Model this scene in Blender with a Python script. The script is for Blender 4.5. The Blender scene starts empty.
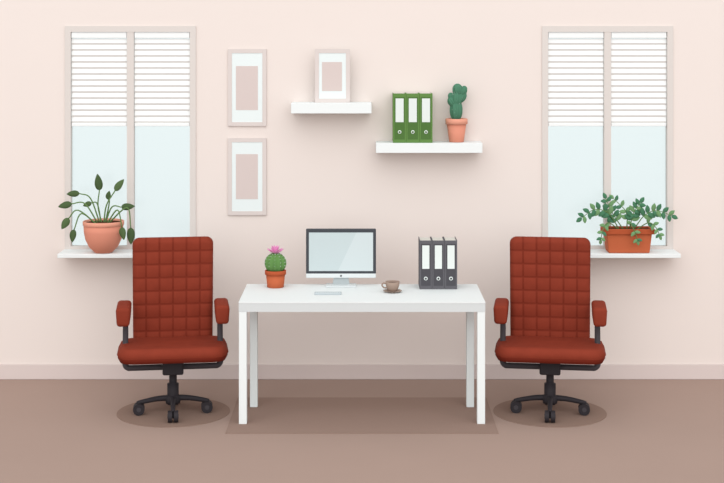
import bpy, bmesh, math, random
from mathutils import Vector, Matrix
random.seed(4)
sc = bpy.context.scene
try:
    sc.view_settings.view_transform = 'Standard'
    sc.view_settings.look = 'None'
except Exception as e:
    print(e)

# ------------------------------------------------------------------ scale
# Metres. Inner face of the back wall is Y=0, floor is Z=0, camera on -Y side.
CAM_Y, CAM_Z, F = -9.705, 2.35, 1400.0
def X(u, y): return (u - 362.0) * (y - CAM_Y) / F      # photo measurement -> metres at depth y
def Z(v, y): return CAM_Z - (v - 40.0) * (y - CAM_Y) / F
GAIN = 1.17

# ------------------------------------------------------------------ materials
def lin(c):
    c /= 255.0
    return c / 12.92 if c <= 0.04045 else ((c + 0.055) / 1.055) ** 2.4
MATS = {}
def mat(name, rgb, rough=0.75, spec=0.1, noise=0.0, nscale=6.0, gain=GAIN):
    if name in MATS: return MATS[name]
    m = bpy.data.materials.new(name); m.use_nodes = True
    nt = m.node_tree; b = nt.nodes['Principled BSDF']
    col = [min(0.95, lin(c) / gain) for c in rgb] + [1]
    b.inputs['Base Color'].default_value = col
    b.inputs['Roughness'].default_value = rough
    b.inputs['Specular IOR Level'].default_value = spec
    if noise > 0:
        tc = nt.nodes.new('ShaderNodeTexCoord'); n = nt.nodes.new('ShaderNodeTexNoise')
        n.inputs['Scale'].default_value = nscale
        r = nt.nodes.new('ShaderNodeValToRGB')
        r.color_ramp.elements[0].position = .3; r.color_ramp.elements[1].position = .7
        r.color_ramp.elements[0].color = [c * (1 - noise) for c in col[:3]] + [1]
        r.color_ramp.elements[1].color = [min(.95, c * (1 + noise)) for c in col[:3]] + [1]
        nt.links.new(tc.outputs['Object'], n.inputs['Vector'])
        nt.links.new(n.outputs['Fac'], r.inputs['Fac'])
        nt.links.new(r.outputs['Color'], b.inputs['Base Color'])
    MATS[name] = m
    return m

M_wall = mat('wall_paint', (236, 225, 219), .9, .03, .004, 2, gain=1.18)
M_base = mat('baseboard_paint', (219, 205, 201), .8, .1)
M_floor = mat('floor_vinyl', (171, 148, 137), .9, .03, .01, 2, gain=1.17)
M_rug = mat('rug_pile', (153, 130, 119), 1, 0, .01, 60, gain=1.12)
M_shadow = mat('chair_shadow_disc', (149, 125, 113), 1, 0, .01, 60, gain=1.18)  # darker floor tone, standing for the shadow under a chair
M_trim = mat('window_trim', (220, 213, 208))
M_white = mat('white_paint', (242, 247, 247), gain=1.22)
M_slat = mat('blind_slat', (244, 247, 247), gain=1.17)
M_gap_shade = mat('slat_gap_shade', (226, 224, 221), gain=1.12)  # shade between slats, put into the colour
M_frame = mat('frame_wood', (220, 210, 206))
M_matb = mat('mat_board', (233, 242, 242))
M_print = mat('art_print', (216, 202, 198))
M_desk = mat('desk_top', (242, 247, 247), .7, .1, gain=1.28)
M_edge = mat('desk_edge', (216, 221, 222))
M_leg = mat('desk_leg', (240, 246, 246))
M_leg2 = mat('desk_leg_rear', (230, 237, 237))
M_red = mat('chair_leather', (144, 61, 44), .75, .05, .05, 14, gain=1.32)
M_redd = mat('chair_seam', (128, 51, 36), .8, .05, gain=1.32)
M_redl = mat('chair_shell', (114, 42, 29), .75, .05, gain=1.2)
M_blk = mat('black_metal', (50, 46, 50), .6, .15)
M_blk2 = mat('grey_metal', (72, 68, 72), .6, .15)
M_terr = mat('terracotta', (200, 106, 70), gain=1.25)
M_terr2 = mat('terracotta_rim', (186, 90, 56), gain=1.25)
M_salm = mat('salmon_clay', (228, 152, 128), gain=1.22)
M_salm2 = mat('salmon_clay_rim', (236, 166, 142), gain=1.22)
M_soil = mat('soil', (92, 62, 48), 1, 0)
M_cac = mat('cactus_green', (80, 130, 104))
M_cac2 = mat('cactus_green_desk', (98, 140, 78))
M_lf = mat('leaf_dark', (78, 98, 64), .7, .08)
M_lf2 = mat('leaf_mid', (88, 110, 71), .7, .08)
M_lfz = mat('leaf_zz', (76, 126, 94), .7, .08)
M_lfz2 = mat('leaf_zz_light', (116, 156, 108), .7, .08)
M_stem = mat('stem', (104, 134, 82))
M_pink = mat('petal', (235, 150, 202))
M_yel = mat('stamen', (245, 220, 120))
M_gb = mat('binder_green', (103, 142, 77), gain=1.22)
M_gb2 = mat('binder_green_dark', (84, 120, 63), gain=1.22)
M_db = mat('binder_grey', (100, 99, 104))
M_db2 = mat('binder_grey_dark', (80, 79, 84))
M_lab = mat('label_paper', (228, 236, 233))
M_pap = mat('paper_block', (214, 212, 204))
M_bez = mat('monitor_bezel', (72, 75, 80), .6, .1)
M_scr = mat('monitor_screen', (198, 211, 213), .6, .05)
M_scr_refl = mat('screen_reflection', (207, 218, 220), .6, .05)  # lighter screen tone, a painted reflection
M_alu = mat('monitor_aluminium', (222, 228, 229))
M_alu2 = mat('monitor_neck', (180, 188, 190))
M_key = mat('keyboard_body', (190, 200, 204))
M_keyc = mat('key_caps', (210, 219, 222), gain=1.25)
M_cup = mat('cup_glaze', (164, 143, 130))
M_cup2 = mat('cup_glaze_light', (176, 157, 145), gain=1.2)
M_cof = mat('coffee', (88, 60, 46))

g = bpy.data.materials.new('window_glass'); g.use_nodes = True
nt = g.node_tree; nt.nodes.clear()
o = nt.nodes.new('ShaderNodeOutputMaterial'); tr = nt.nodes.new('ShaderNodeBsdfTransparent')
gl = nt.nodes.new('ShaderNodeBsdfGlossy'); mx = nt.nodes.new('ShaderNodeMixShader')
tr.inputs['Color'].default_value = (.882, .930, .932, 1); gl.inputs['Color'].default_value = (.8, .86, .86, 1)
gl.inputs['Roughness'].default_value = .3
mx.inputs['Fac'].default_value = .04
nt.links.new(tr.outputs[0], mx.inputs[1]); nt.links.new(gl.outputs[0], mx.inputs[2]); nt.links.new(mx.outputs[0], o.inputs[0])
M_glass = g

# ------------------------------------------------------------------ mesh helpers
def obj(name, bm, mats, parent=None, loc=(0, 0, 0), rot=(0, 0, 0), smooth=False):
    me = bpy.data.meshes.new(name)
    bmesh.ops.recalc_face_normals(bm, faces=bm.faces[:])
    for f in bm.faces: f.smooth = smooth
    bm.to_mesh(me); bm.free()
    for m in (mats if isinstance(mats, (list, tuple)) else [mats]): me.materials.append(m)
    ob = bpy.data.objects.new(name, me); sc.collection.objects.link(ob)
    ob.location = loc; ob.rotation_euler = rot
    if parent: ob.parent = parent
    return ob
def empty(name, loc=(0, 0, 0), rz=0):
    e = bpy.data.objects.new(name, None); e.empty_display_size = .1
    sc.collection.objects.link(e); e.location = loc; e.rotation_euler = (0, 0, rz)
    return e
def addbox(bm, x0, x1, y0, y1, z0, z1, bev=0, mi=0):
    r = bmesh.ops.create_cube(bm, size=1)
    vs = r['verts']
    for v in vs:
        v.co = Vector(((x0 + x1) / 2 + v.co.x * (x1 - x0), (y0 + y1) / 2 + v.co.y * (y1 - y0), (z0 + z1) / 2 + v.co.z * (z1 - z0)))
    fs = list({f for v in vs for f in v.link_faces})
    for f in fs: f.material_index = mi
    if bev > 0:
        es = list({e for v in vs for e in v.link_edges})
        bmesh.ops.bevel(bm, geom=es, offset=bev, segments=3, affect='EDGES', profile=.5, material=mi)
def box(name, parent, x0, x1, y0, y1, z0, z1, m, bev=0, **k):
    bm = bmesh.new(); addbox(bm, x0, x1, y0, y1, z0, z1, bev)
    return obj(name, bm, m, parent, **k)
def lathe(name, parent, prof, m, loc=(0, 0, 0), rot=(0, 0, 0), n=40, sy=1, ribs=0, amp=0, smooth=True):
    bm = bmesh.new(); rings = []
    for r, z in prof:
        ring = []
        for i in range(n):
            a = 2 * math.pi * i / n
            rr = max(r, 1e-4) * (1 + (amp * math.cos(ribs * a) if ribs else 0))
            ring.append(bm.verts.new((rr * math.cos(a), rr * math.sin(a) * sy, z)))
        rings.append(ring)
    for a, b in zip(rings, rings[1:]):
        for i in range(n):
            bm.faces.new((a[i], a[(i + 1) % n], b[(i + 1) % n], b[i]))
    bm.faces.new(rings[0]); bm.faces.new(rings[-1])
    return obj(name, bm, m, parent, loc, rot, smooth)
def ellip(name, parent, rx, rz, m, loc, rot=(0, 0, 0), ribs=0, amp=0, n=48):
    prof = [(rx * math.cos(t), rz * math.sin(t)) for t in [math.pi * (i / 16 - .5) for i in range(17)]]
    return lathe(name, parent, prof, m, loc, rot, n, 1, ribs, amp)
def catmull(pts, k=8):
    P = [Vector(p) for p in pts]
    if len(P) < 3: return P
    P = [P[0] * 2 - P[1]] + P + [P[-1] * 2 - P[-2]]
    out = []
    for i in range(1, len(P) - 2):
        p0, p1, p2, p3 = P[i - 1:i + 3]
        for j in range(k):
            t = j / k
            out.append(.5 * ((2 * p1) + (p2 - p0) * t + (2 * p0 - 5 * p1 + 4 * p2 - p3) * t * t + (3 * p1 - p0 - 3 * p2 + p3) * t ** 3))
    out.append(P[-2]); return out
def addtube(bm, pts, r0, r1=None, n=10, smoothk=8, flat=1):
    P = catmull(pts, smoothk) if smoothk else [Vector(p) for p in pts]
    r1 = r0 if r1 is None else r1
    rings = []; up = Vector((.13, .9, .21)).normalized()
    for i, p in enumerate(P):
        t = (P[min(i + 1, len(P) - 1)] - P[max(i - 1, 0)]).normalized()
        a = t.cross(up)
        a = a.normalized() if a.length > 1e-3 else t.orthogonal().normalized()
        b = t.cross(a).normalized()
        r = r0 + (r1 - r0) * i / (len(P) - 1)
        rings.append([bm.verts.new(p + a * r * math.cos(2 * math.pi * j / n) + b * r * flat * math.sin(2 * math.pi * j / n)) for j in range(n)])
    for a, b in zip(rings, rings[1:]):
        for j in range(n): bm.faces.new((a[j], a[(j + 1) % n], b[(j + 1) % n], b[j]))
    bm.faces.new(rings[0]); bm.faces.new(rings[-1])
def tube(name, parent, pts, r0, m, r1=None, **k):
    bm = bmesh.new(); addtube(bm, pts, r0, r1, **k)
    return obj(name, bm, m, parent, smooth=True)
def addleaf(bm, base, d, L, W, nrm=(0, -1, 0), mi=0, curl=.12, shape=.9, thick=.0016):
    """pointed-oval leaf with mid-rib fold and real thickness"""
    base = Vector(base); d = Vector(d).normalized(); nrm = Vector(nrm)
    s = d.cross(nrm).normalized(); nn = s.cross(d).normalized()
    N = 10; rows = []
    for side in (1, -1):
        rr = []
        for i in range(N + 1):
            t = i / N
            w = W / 2 * max(0.04, math.sin(math.pi * min(1, t ** shape)) ** .75)
            c = base + d * L * t + nn * (-curl * L * t * t) + nn * side * thick / 2
            rr.append([bm.verts.new(c - s * w + nn * w * .25), bm.verts.new(c), bm.verts.new(c + s * w + nn * w * .25)])
        rows.append(rr)
    for rr in rows:
        for a, b in zip(rr, rr[1:]):
            for j in (0, 1):
                f = bm.faces.new((a[j], a[j + 1], b[j + 1], b[j])); f.material_index = mi
    for j in (0, 2):
        for i in range(N):
            f = bm.faces.new((rows[0][i][j], rows[0][i + 1][j], rows[1][i + 1][j], rows[1][i][j])); f.material_index = mi
def cushion(name, parent, w, h, T, r, e, m, loc, rot=(0, 0, 0), cols=0, rws=0, amp=0, sub=12, taper=0, nx=40, nz=40):
    """upholstered pad in local XZ, thickness along Y, rounded outline, optional tufting"""
    bm = bmesh.new()
    if cols: nx, nz = cols * sub, rws * sub
    def mp(i, j):
        x = -w / 2 + w * i / nx; z = -h / 2 + h * j / nz
        cx, cz = w / 2 - r, h / 2 - r
        qx, qz = abs(x) - cx, abs(z) - cz
        if qx > 0 and qz > 0:
            l = math.hypot(qx, qz); mxx = max(qx, qz)
            if l > 0: qx, qz = qx * mxx / l, qz * mxx / l
            x = math.copysign(cx + qx, x); z = math.copysign(cz + qz, z)
            d = r - math.hypot(qx, qz)
        else:
            d = min(w / 2 - abs(x), h / 2 - abs(z))
        d = max(0, d); k = 1 - min(d / e, 1); fall = math.sqrt(max(0, 1 - k * k))
        x *= 1 + taper * z / h
        return x, z, fall
    G = {}
    for s in (-1, 1):
        for i in range(nx + 1):
            for j in range(nz + 1):
                x, z, fall = mp(i, j)
                edge = i in (0, nx) or j in (0, nz)
                if s == 1 and edge: G[s, i, j] = G[-1, i, j]; continue
                b = 0
                if cols and s == -1:
                    b = amp * (abs(math.sin(math.pi * i / sub)) ** .9 + abs(math.sin(math.pi * j / sub)) ** .9) * .6 * fall
                y = 0 if edge else s * (T / 2 * fall) + s * b
                G[s, i, j] = bm.verts.new((x, y, z))
    for s in (-1, 1):
        for i in range(nx):
            for j in range(nz):
                f = bm.faces.new((G[s, i, j], G[s, i + 1, j], G[s, i + 1, j + 1], G[s, i, j + 1]))
                if cols and s == -1:
                    ii, jj = i % sub, j % sub
                    se = (ii in (0, sub - 1) and 2 < i < nx - 3) or (jj in (0, sub - 1) and 2 < j < nz - 3)
                    if se: f.material_index = 1
    return obj(name, bm, m, parent, loc, rot, True)

# ------------------------------------------------------------------ room shell
WH = 3.1; WX = 6.5; TH = .1
wins = [(65, 196), (542, 673)]
zt, zb = Z(26, 0), Z(249, 0)
bm = bmesh.new()
edges = [-WX]
for a, b in wins: edges += [X(a, 0) + .02, X(b, 0) - .02]
edges.append(WX)
for i in range(0, 6, 2): addbox(bm, edges[i], edges[i + 1], 0, TH, 0, WH)
for i in (1, 3):
    addbox(bm, edges[i], edges[i + 1], 0, TH, 0, zb)
    addbox(bm, edges[i], edges[i + 1], 0, TH, zt - .02, WH)
obj('wall_back', bm, M_wall)
box('floor', None, -WX, WX, -12, TH, -.1, 0, M_floor)
box('baseboard_back', None, -WX, WX, -.016, -.0005, .0005, Z(364, 0), M_base, .003)

def window(idx, u0, u1):
    w = empty('window_%d' % idx, (X((u0 + u1) / 2, 0), 0, zb))
    hw = X(u1, 0) - X((u0 + u1) / 2, 0); H = zt - zb; t = 6 / 144.3
    bm = bmesh.new()
    addbox(bm, -hw, -hw + t, -.010, .045, 0, H); addbox(bm, hw - t, hw, -.010, .045, 0, H)
    addbox(bm, -hw + t, hw - t, -.010, .045, H - t, H)
    addbox(bm, -hw + t, hw - t, -.010, .045, 0, .02)
    addbox(bm, -.024, .024, -.008, .045, .02, H - t)
    obj('casing', bm, M_trim, w)
    bm = bmesh.new()
    addbox(bm, -hw + t, -.024, .035, .04, .02, H - t); addbox(bm, .024, hw - t, .035, .04, .02, H - t)
    obj('glass', bm, M_glass, w)
    bm = bmesh.new()
    addbox(bm, -hw - .004, hw + .004, -.225, -.0005, -.028, 0, .003)
    obj('sill', bm, M_white, w)
    # blinds
    b = empty('venetian_blind' if idx == 1 else 'venetian_blind.001', (w.location.x, .0, zb))
    for k, (a, c) in enumerate(((-hw + t + .003, -.027), (.027, hw - t - .003))):
        bm = bmesh.new(); addbox(bm, a, c, -.003, .025, H - t - .042, H - t - .001, .003)
        obj('headrail_%d' % (k + 1), bm, M_slat, b)
        bm = bmesh.new(); pitch = .0418; n = 14; top = H - t - .046
        for i in range(n):
            z1 = top - i * pitch
            # tilted slat with an added lip beneath, greyed as the shade between slats
            for (ya, za, yb, zb2, mi) in ((.012, z1, .006, z1 - .030, 0), (.006, z1 - .030, .012, z1 - pitch - .001, 1)):
                v = [bm.verts.new(p) for p in ((a, ya, za), (c, ya, za), (c, yb, zb2), (a, yb, zb2),
                                               (a, ya + .0015, za), (c, ya + .0015, za), (c, yb + .0015, zb2), (a, yb + .0015, zb2))]
                for q in ((0, 1, 2, 3), (4, 5, 6, 7), (0, 1, 5, 4), (3, 2, 6, 7), (0, 3, 7, 4), (1, 2, 6, 5)):
                    f = bm.faces.new([v[x] for x in q]); f.material_index = mi
        obj('slats_%d' % (k + 1), bm, [M_slat, M_gap_shade], b)
        zz = top - n * pitch
        bm = bmesh.new(); addbox(bm, a, c, .0, .026, zz - .022, zz - .001, .003)
        obj('bottom_rail_%d' % (k + 1), bm, M_slat, b)
for i, (a, b) in enumerate(wins): window(i + 1, a, b)

# ------------------------------------------------------------------ rug + painted chair shadows
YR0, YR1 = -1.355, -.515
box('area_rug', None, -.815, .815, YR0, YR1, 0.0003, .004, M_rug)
for nm, cx in (('chair_shadow_disc', -1.190), ('chair_shadow_disc.001', 1.186)):  # thin dark discs painted as the chairs' shadows on the floor
    lathe(nm, None, [(.355, 0), (.355, .0025)], M_shadow, (cx, -.862, .0003), n=96, smooth=False)

# ------------------------------------------------------------------ desk
d = empty('desk', (0, 0, 0))
YF, YB = -1.159, -.525
bm = bmesh.new(); addbox(bm, -.754, .754, YF, YB, .742, .75, .002); obj('top', bm, M_desk, d)
bm = bmesh.new(); addbox(bm, -.753, .753, YF + .001, YB - .001, .690, .742); obj('edge_band', bm, M_edge, d)
def leg(n, x0, x1, y, m, z0):
    box(n, d, x0, x1, y, y + .048, z0, .690, m, .003)
leg('leg_1', -.752, -.704, YF + .002, M_leg, .004); leg('leg_2', .704, .752, YF + .002, M_leg, .004)
leg('leg_3', -.716, -.668, -.765, M_leg2, .004); leg('leg_4', .668, .716, -.765, M_leg2, .004)

# ------------------------------------------------------------------ chairs
def chair(name, x):
    y = -.9
    c = empty(name, (x, y, 0.003), math.atan2(-x, (y - CAM_Y)) * 1.0)
    cushion('backrest', c, .515, .68, .08, .045, .035, [M_red, M_redd], (0, .265, .73), (math.radians(-2), 0, 0), 6, 8, .009, 14, .02)
    cushion('back_shell', c, .49, .62, .05, .05, .03, M_blk, (0, .305, .73), (math.radians(-2), 0, 0))
    cushion('seat', c, .685, .49, .085, .11, .05, M_red, (0, -.005, .405), (math.radians(-92), 0, 0))
    cushion('seat_shell', c, .676, .48, .06, .11, .02, M_redl, (0, -.004, .385), (math.radians(-92), 0, 0))
    for k, s in enumerate((-1, 1)):
        bm = bmesh.new(); addbox(bm, s * .306 - .045, s * .306 + .045, -.12, .17, .572, .69, .022)
        for v in bm.verts:
            if v.co.z < .63: v.co.x = s * .306 + (v.co.x - s * .306) * .9
        obj('arm_pad_%d' % (k + 1), bm, M_red, c, smooth=True)
        bm = bmesh.new()
        addtube(bm, [(s * .295, .02, .60), (s * .295, .02, .50), (s * .297, .0, .38), (s * .297, -.02, .325), (s * .280, -.03, .302), (s * .24, -.03, .299), (s * .02, -.03, .299)], .018, n=12, smoothk=6)
        obj('arm_bracket_%d' % (k + 1), bm, M_blk2, c, smooth=True)
    box('mechanism', c, -.065, .065, -.11, .11, .262, .352, M_blk, .012)
    tube('back_bracket', c, [(0, .08, .33), (0, .28, .33), (0, .345, .42), (0, .33, .62)], .02, M_blk, n=12)
    lathe('gas_column', c, [(.03, .29), (.03, .255), (.024, .25), (.024, .19), (.036, .188), (.036, .085), (.028, .075)], M_blk, n=28)
    lathe('hub', c, [(.03, .06), (.045, .065), (.048, .085), (.042, .112), (.036, .118)], M_blk, n=28)
    R = .212
    for k in range(4):
        a = -math.pi / 2 + k * math.pi / 2
        dx, dy = math.cos(a), math.sin(a)
        bm = bmesh.new()
        addtube(bm, [(dx * .02, dy * .02, .098), (dx * .1, dy * .1, .094), (dx * (R - .02), dy * (R - .02), .078), (dx * (R + .012), dy * (R + .012), .070)], .019, .012, n=12, smoothk=5)
        obj('base_arm_%d' % (k + 1), bm, M_blk, c, smooth=True)
        px, py = -dy, dx
        bm = bmesh.new()
        for s in (-1, 1):
            m4 = Matrix.Translation((dx * R + px * s * .019, dy * R + py * s * .019, .036)) @ Matrix.Rotation(a, 4, 'Z') @ Matrix.Rotation(math.pi / 2, 4, 'X')
            bmesh.ops.create_cone(bm, cap_ends=True, segments=28, radius1=.036, radius2=.036, depth=.026, matrix=m4)
            m5 = Matrix.Translation((dx * R + px * s * .031, dy * R + py * s * .031, .036)) @ Matrix.Rotation(a, 4, 'Z') @ Matrix.Rotation(math.pi / 2, 4, 'X')
            r = bmesh.ops.create_cone(bm, cap_ends=True, segments=20, radius1=.014, radius2=.014, depth=.006, matrix=m5)
            for f in {f for v in r['verts'] for f in v.link_faces}: f.material_index = 1
        m4 = Matrix.Translation((dx * R, dy * R, .05))
        bmesh.ops.create_cone(bm, cap_ends=True, segments=16, radius1=.010, radius2=.010, depth=.05, matrix=m4)
        obj('caster_%d' % (k + 1), bm, [M_blk, M_blk2], c)
chair('office_chair', X(173, -.9))
chair('office_chair.001', X(550, -.9))

# ------------------------------------------------------------------ frames + shelves
def frame(name, u0, u1, v0, v1, iu0, iu1, iv0, iv1, y=-.001):
    e = empty(name, (X((u0 + u1) / 2, y), y, Z(v1, y)))
    k = (y - CAM_Y) / F
    hw = (u1 - u0) / 2 * k; H = (v1 - v0) * k; t = 4 * k
    bm = bmesh.new()
    addbox(bm, -hw, -hw + t, -.012, 0, 0, H, .001); addbox(bm, hw - t, hw, -.012, 0, 0, H, .001)
    addbox(bm, -hw + t, hw - t, -.012, 0, H - t, H); addbox(bm, -hw + t, hw - t, -.012, 0, 0, t)
    obj('frame', bm, M_frame, e)
    box('mat_board', e, -hw + t, hw - t, -.009, -.002, t, H - t, M_matb)
    uc = (u0 + u1) / 2
    box('print', e, (iu0 - uc) * k, (iu1 - uc) * k, -.0100, -.0088, (v1 - iv1) * k, (v1 - iv0) * k, M_print)
frame('picture_frame', 228, 266.5, 49, 126, 236, 258, 66, 110)
frame('picture_frame.001', 228, 266.5, 138, 215, 236, 258, 154, 199)
zs1 = Z(102.5, -.1); zs2 = Z(142, -.1)
frame('picture_frame.002', 315, 350, 49, 102.5, 322, 342, 62, 91, y=-.1)
def shelf(name, u0, u1, ztop, v1):
    yf = -.2
    box(name, None, X(u0, yf), X(u1, yf), yf, -.0005, Z(v1, yf), ztop, M_white, .002)
shelf('wall_shelf', 291, 371.5, zs1, 113.5); shelf('wall_shelf.001', 376, 482.5, zs2, 153)

# ------------------------------------------------------------------ binders
def binder(name, u0, u1, v0, yf, z0, depth, mc, md):
    k = (yf - CAM_Y) / F
    e = empty(name, (X((u0 + u1) / 2, yf), yf, z0)); hw = (u1 - u0) / 2 * k - .0006; H = Z(v0, yf) - z0
    bm = bmesh.new()
    addbox(bm, -hw, hw, 0, .004, 0, H, .0015)
    addbox(bm, -hw, -hw + .004, .003, depth, 0, H, .0012); addbox(bm, hw - .004, hw, .003, depth, 0, H, .0012)
    obj('cover', bm, mc, e)
    box('pages', e, -hw + .005, hw - .005, .005, depth - .008, .006, H - .005, M_pap)
    box('spine_recess', e, -hw + .009, hw - .009, -.0008, .001, H * .07, H * .93, md, .0)
    box('label', e, -hw + .017, hw - .017, -.002, 0, H * .42, H * .90, M_lab)
    lathe('finger_ring', e, [(.012, -.002), (.012, .001), (.010, .002)], M_lab, (0, -.0015, H * .22), (math.pi / 2, 0, 0), 24)
    lathe('finger_hole', e, [(.007, -.002), (.007, .001)], md, (0, -.003, H * .22), (math.pi / 2, 0, 0), 20)
names = ['ring_binder'] + ['ring_binder.%03d' % i for i in range(1, 6)]
for i in range(3):
    binder(names[i], 393 + i * 13.2, 393 + (i + 1) * 13.2, 93.5, -.185, zs2 + .0003, .18, M_gb, M_gb2)
for i in range(3):
    binder(names[3 + i], 419.5 + i * 12.6, 419.5 + (i + 1) * 12.6, 240.5, -.72, .7503, .185, M_db, M_db2)

# ------------------------------------------------------------------ monitor, keyboard, cup
ym = -.6
e = empty('desktop_monitor', (X(341, ym), ym, .7503)); k = (ym - CAM_Y) / F
def mz(v): return Z(v, ym) - .7503
hw = 35 * k
box('housing', e, -hw, hw, 0, .03, mz(274), mz(229), M_bez, .006)
box('chin', e, -hw, hw, -.0005, .03, mz(278), mz(273.5), M_alu, .004)
box('screen', e, -hw + .019, hw - .019, -.002, .003, mz(271), mz(232.5), M_scr)
bm = bmesh.new()
zb_, zt_ = mz(271), mz(232.5); xr = hw - .019
vs = [(-.02, zb_), (xr, zb_), (xr, zt_), (.1, zt_)]  # diagonal reflection on the screen, drawn as a paler panel
f_ = [bm.verts.new((x, -.0022, z)) for x, z in vs]; b_ = [bm.verts.new((x, -.0015, z)) for x, z in vs]
bm.faces.new(f_); bm.faces.new(b_)
for i in range(4): bm.faces.new((f_[i], f_[(i + 1) % 4], b_[(i + 1) % 4], b_[i]))
obj('screen_reflection', bm, M_scr_refl, e)
lathe('logo', e, [(.006, -.001), (.006, .001)], M_bez, (0, -.001, mz(275.8)), (math.pi / 2, 0, 0), 20)
bm = bmesh.new(); addbox(bm, -.045, .045, .012, .028, .004, mz(275))
for v in bm.verts:
    if v.co.z < .05: v.co.x *= 1.25
obj('neck', bm, M_alu2, e)
box('foot', e, -.098, .098, -.055, .07, 0, .007, M_alu, .003)

yk = -.885
e = empty('keyboard', (X(328, yk), yk, .7503))
box('body', e, -.085, .085, -.035, .035, 0, .009, M_key, .003)
bm = bmesh.new()
for r in range(4):
    for c in range(11):
        if r == 0 and 2 <= c <= 8:
            if c == 2: addbox(bm, -.08 + 2 * .0146, -.08 + 9 * .0146 - .002, -.031, -.018, .008, .0105)
            continue
        addbox(bm, -.08 + c * .0146, -.08 + c * .0146 + .0120, -.031 + r * .0158, -.019 + r * .0158, .008, .0100)
obj('keys', bm, M_keyc, e)

yc = -.82
e = empty('coffee_cup', (X(392.5, yc), yc, .7503))
lathe('saucer', e, [(.028, 0), (.03, .002), (.058, .009), (.060, .011), (.056, .0115), (.03, .006), (.0, .005)], M_cup2, n=48)
lathe('cup', e, [(.022, .006), (.026, .009), (.036, .022), (.043, .045), (.045, .068), (.0425, .068), (.040, .045), (.033, .025), (.0, .02)], M_cup, n=48)
lathe('coffee', e, [(.0405, .055), (.041, .058), (.0, .0582)], M_cof, n=40)
tube('handle', e, [(-.040, -.004, .056), (-.060, -.01, .058), (-.066, -.012, .044), (-.054, -.008, .030), (-.036, -.004, .028)], .005, M_cup, n=10)

# ------------------------------------------------------------------ flowering cactus on desk
yp = -.64; k = (yp - CAM_Y) / F
e = empty('flowering_cactus', (X(275.5, yp), yp, .7503))
lathe('pot', e, [(.050, 0), (.054, .003), (.062, .085), (.052, .085), (.050, .078), (0, .078)], M_terr, n=40)
lathe('pot_rim', e, [(.062, .082), (.069, .084), (.069, .108), (.064, .111), (.060, .108), (.060, .09)], M_terr2, n=40)
lathe('soil', e, [(.060, .090), (.0605, .098), (0, .100)], M_soil, n=32)
ellip('cactus_body', e, .066, .068, M_cac2, (0, 0, .155), ribs=12, amp=.07, n=96)
bm = bmesh.new()
for i in range(12):
    a = 2 * math.pi * i / 12
    for t in (-.15, .15, .45, .75, 1.05):
        R_ = .071
        p = Vector((R_ * math.cos(t) * math.cos(a), R_ * math.cos(t) * math.sin(a), .155 + .07 * math.sin(t)))
        n_ = (p - Vector((0, 0, .155))).normalized()
        for q in (-.5, 0, .5):
            dd = (n_ + Vector((math.cos(a + 1.57), math.sin(a + 1.57), .3)) * q).normalized()
            addtube(bm, [p - n_ * .004, p + dd * .010], .0008, .0002, n=4, smoothk=0)
obj('spines', bm, M_lab, e)
bm = bmesh.new()
for ring, (n_, tilt, L, W) in enumerate(((9, 1.15, .068, .024), (8, .6, .062, .022), (5, .2, .05, .018))):
    for i in range(n_):
        a = 2 * math.pi * (i + ring * .5) / n_
        dd = Vector((math.cos(a) * math.sin(tilt), math.sin(a) * math.sin(tilt), math.cos(tilt)))
        nn = Vector((-math.cos(a) * math.cos(tilt), -math.sin(a) * math.cos(tilt), math.sin(tilt)))
        addleaf(bm, (.0, 0, .212), dd, L, W, nn, 0, -.15)
obj('flower', bm, M_pink, e, smooth=True)
ellip('stamens', e, .008, .012, M_yel, (0, 0, .235))

# ------------------------------------------------------------------ column cactus on shelf
ys = -.1; k = (ys - CAM_Y) / F; uc, vb = 456.5, 142
e = empty('potted_cactus', (X(uc, ys), ys, zs2 + .0003))
def q(u, v, dy=0): return ((u - uc) * k, dy, (vb - v) * k)
lathe('pot', e, [(.046, 0), (.050, .003), (.068, .128), (.058, .128), (.056, .12), (0, .12)], M_salm, n=40)
lathe('pot_rim', e, [(.066, .122), (.076, .124), (.076, .158), (.071, .161), (.066, .158), (.066, .135)], M_salm2, n=40)
lathe('soil', e, [(.066, .138), (.0665, .146), (0, .149)], M_soil, n=32)
for i, (u, v, rx, rz, ang) in enumerate(((456, 110, 6.2, 12, 0), (456.5, 99, 5.4, 9, .05), (452, 102, 4.2, 5.5, -.6), (461.5, 97, 4.4, 6.5, .6),
                                         (457.5, 90, 5.0, 6.5, -.1), (463.2, 91, 3.6, 5.5, .35), (451, 96.5, 3.0, 4, -.2))):
    ellip('stem_segment_%d' % (i + 1), e, rx * k, rz * k, M_cac, q(u, v, -.004 * (i % 3)), (0, ang, 0), ribs=9, amp=.07, n=72)
bm = bmesh.new()
for i in range(90):
    u0, v0, rx, rz = random.choice(((456, 110, 6.4, 12), (456.5, 99, 5.5, 9), (457.5, 90, 5.2, 6.6), (461.5, 97, 4.4, 6.5), (463, 91, 3.8, 5.6)))
    a = random.uniform(math.pi, 2 * math.pi); t = random.uniform(-.6, 1.3)
    p = Vector(q(u0, v0)) + Vector((rx * k * math.cos(t) * math.cos(a), rx * k * math.cos(t) * math.sin(a), rz * k * math.sin(t)))
    n_ = Vector((math.cos(t) * math.cos(a), math.cos(t) * math.sin(a), math.sin(t)))
    addtube(bm, [p - n_ * .003, p + n_ * .009], .0009, .0002, n=4, smoothk=0)
obj('spines', bm, M_lab, e)

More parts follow.
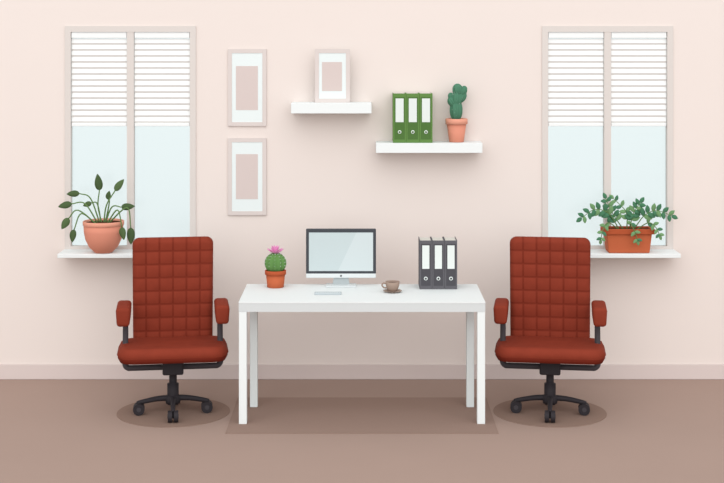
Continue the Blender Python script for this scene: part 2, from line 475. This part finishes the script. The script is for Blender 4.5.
# ------------------------------------------------------------------ left houseplant
ys = -.155; k = (ys - CAM_Y) / F; uc = 103.5
e = empty('potted_houseplant', (X(uc, ys), ys, zb + .0003))
v_base = 40 + (CAM_Z - zb) / k
def q(u, v, dy=0): return ((u - uc) * k, dy, (v_base - v) * k)
lathe('pot', e, [(.055, 0), (.062, .004), (.098, .04), (.122, .09), (.132, .14), (.135, .195), (.125, .195), (.122, .185), (0, .185)], M_salm, n=56)
lathe('pot_rim', e, [(.134, .185), (.139, .188), (.140, .212), (.136, .216), (.129, .213), (.127, .195)], M_salm2, n=56)
lathe('soil', e, [(.126, .196), (.127, .203), (0, .208)], M_soil, n=40)
stems = [ # path (u,v,dy)..., leaf angle deg (0=right,90=up), length px, width px
 ([(102, 224, 0), (98, 206, 0), (99.5, 190, 0)], 96, 17, 8),
 ([(104, 224, -.01), (107, 205, -.02), (116, 190, -.03)], 52, 15, 7),
 ([(100, 224, 0), (91, 198, -.02), (80, 193, -.03)], 182, 13, 6.5),
 ([(99, 224, -.02), (86, 203, -.04), (73, 203, -.05)], 192, 14, 7),
 ([(98, 224, -.03), (80, 209, -.07), (71, 217, -.08)], 238, 13, 7.5),
 ([(98, 224, -.04), (84, 212, -.09), (77, 228, -.10)], 262, 13, 7),
 ([(105, 224, 0), (112, 207, 0), (122, 207, -.01)], 5, 14, 7),
 ([(107, 224, -.02), (119, 209, -.06), (124, 226, -.08)], 280, 13, 7),
 ([(108, 224, -.02), (128, 207, -.04), (132, 227, -.05)], 272, 17, 8),
 ([(105, 224, .01), (109, 203, .01), (108, 199, 0)], 80, 9, 5.5),
 ([(101, 224, .01), (97, 204, .01), (91, 203, 0)], 200, 9, 5.5),
]
bs = bmesh.new(); bl = bmesh.new()
for i, (pts, ang, L, W) in enumerate(stems):
    P = [q(*p) for p in pts]
    addtube(bs, P, .0055, .0040, n=8, smoothk=6)
    a = math.radians(ang); dd = Vector((math.cos(a), -.12, math.sin(a)))
    addleaf(bl, Vector(P[-1]) - dd * .004, dd, L * k, W * k, (.15 * (-1) ** i, -1, .15), i % 3 == 1, .04, .75)
obj('stems', bs, M_stem, e, smooth=True); obj('leaves', bl, [M_lf, M_lf2], e, smooth=True)

# ------------------------------------------------------------------ right plant in trough
ys = -.13; k = (ys - CAM_Y) / F; uc = 627.5
e = empty('potted_zz_plant', (X(uc, ys), ys, zb + .0003))
v_base = 40 + (CAM_Z - zb) / k
bm = bmesh.new(); addbox(bm, -.155, .155, -.07, .07, 0, .135, .008)
for v in bm.verts:
    s = .90 + .10 * v.co.z / .135; v.co.x *= s; v.co.y *= s
obj('planter', bm, M_terr, e)
bm = bmesh.new()
for b4 in ((-.172, .172, -.085, -.068), (-.172, .172, .068, .085), (-.172, -.150, -.068, .068), (.150, .172, -.068, .068)):
    addbox(bm, b4[0], b4[1], b4[2], b4[3], .130, .165, .003)
obj('planter_rim', bm, M_terr2, e)
box('soil', e, -.151, .151, -.069, .069, .128, .152, M_soil)
bs = bmesh.new(); bl = bmesh.new()
fronds = [
 ([(619, 229, 0), (608, 213, -.02), (594, 209, -.03), (581, 217, -.04)], 6, 9, 0),
 ([(623, 229, 0), (613, 214, 0), (606, 199, 0)], 5, 8.5, 0),
 ([(627, 229, 0), (626, 212, 0), (614, 199, .01)], 4, 7.5, 1),
 ([(630, 229, 0), (633, 214, 0), (640, 203, 0)], 5, 9, 0),
 ([(634, 229, 0), (644, 215, -.02), (656, 210, -.03), (670, 215, -.04)], 6, 9, 0),
 ([(618, 229, -.02), (606, 221, -.09), (600, 228, -.115), (598, 237, -.118)], 4, 6.5, 1),
 ([(629, 229, -.03), (628, 222, -.10), (632, 231, -.115), (634, 238, -.118)], 3, 6.5, 1),
 ([(636, 229, -.03), (646, 221, -.09), (653, 226, -.11), (656, 233, -.115)], 4, 6.5, 1),
]
def q(u, v, dy=0): return Vector(((u - uc) * k, dy, (v_base - v) * k))
for pts, n_, LL, mi in fronds:
    P = [q(*p) for p in pts]; C = catmull(P, 12)
    addtube(bs, P, .0042, .0024, n=8, smoothk=6)
    st = int(len(C) * .3)
    for j in range(n_):
        idx = int(st + (len(C) - 3 - st) * j / (n_ - 1))
        t = (C[idx + 1] - C[idx - 1]).normalized(); s = t.cross(Vector((0, 1, 0))).normalized()
        L = LL * k * (1 - .25 * j / n_)
        for sg in (-1, 1):
            dd = (t * .5 + s * sg * .9 + Vector((0, -.15, 0))).normalized()
            addleaf(bl, C[idx], dd, L, L * .58, (.1 * sg, -1, .25), mi if (j + (sg > 0)) % 3 else 1 - mi, .08, .9)
    addleaf(bl, C[-1], t, LL * k * .8, LL * k * .48, (0, -1, .2), mi, .05)
obj('stems', bs, M_stem, e, smooth=True); obj('leaves', bl, [M_lfz, M_lfz2], e, smooth=True)

# ------------------------------------------------------------------ light
w = bpy.data.worlds.new('world'); sc.world = w; w.use_nodes = True
bg = w.node_tree.nodes['Background']
bg.inputs['Color'].default_value = (1, 1, 1, 1); bg.inputs['Strength'].default_value = 1.03
L = bpy.data.lights.new('sun', 'SUN'); L.energy = 1.85; L.angle = math.radians(80); L.color = (1, .995, .985)
lo = bpy.data.objects.new('sun', L); sc.collection.objects.link(lo)
lo.location = (-1, -6, 6); lo.rotation_euler = (math.radians(57), 0, 0)

cam = bpy.data.cameras.new('camera'); co = bpy.data.objects.new('camera', cam); sc.collection.objects.link(co)
co.location = (0, CAM_Y, CAM_Z); co.rotation_euler = (math.pi / 2, 0, 0)
cam.sensor_width = 36; cam.lens = 36 * F / 724; cam.shift_y = -201.5 / 724; cam.clip_end = 100
sc.camera = co
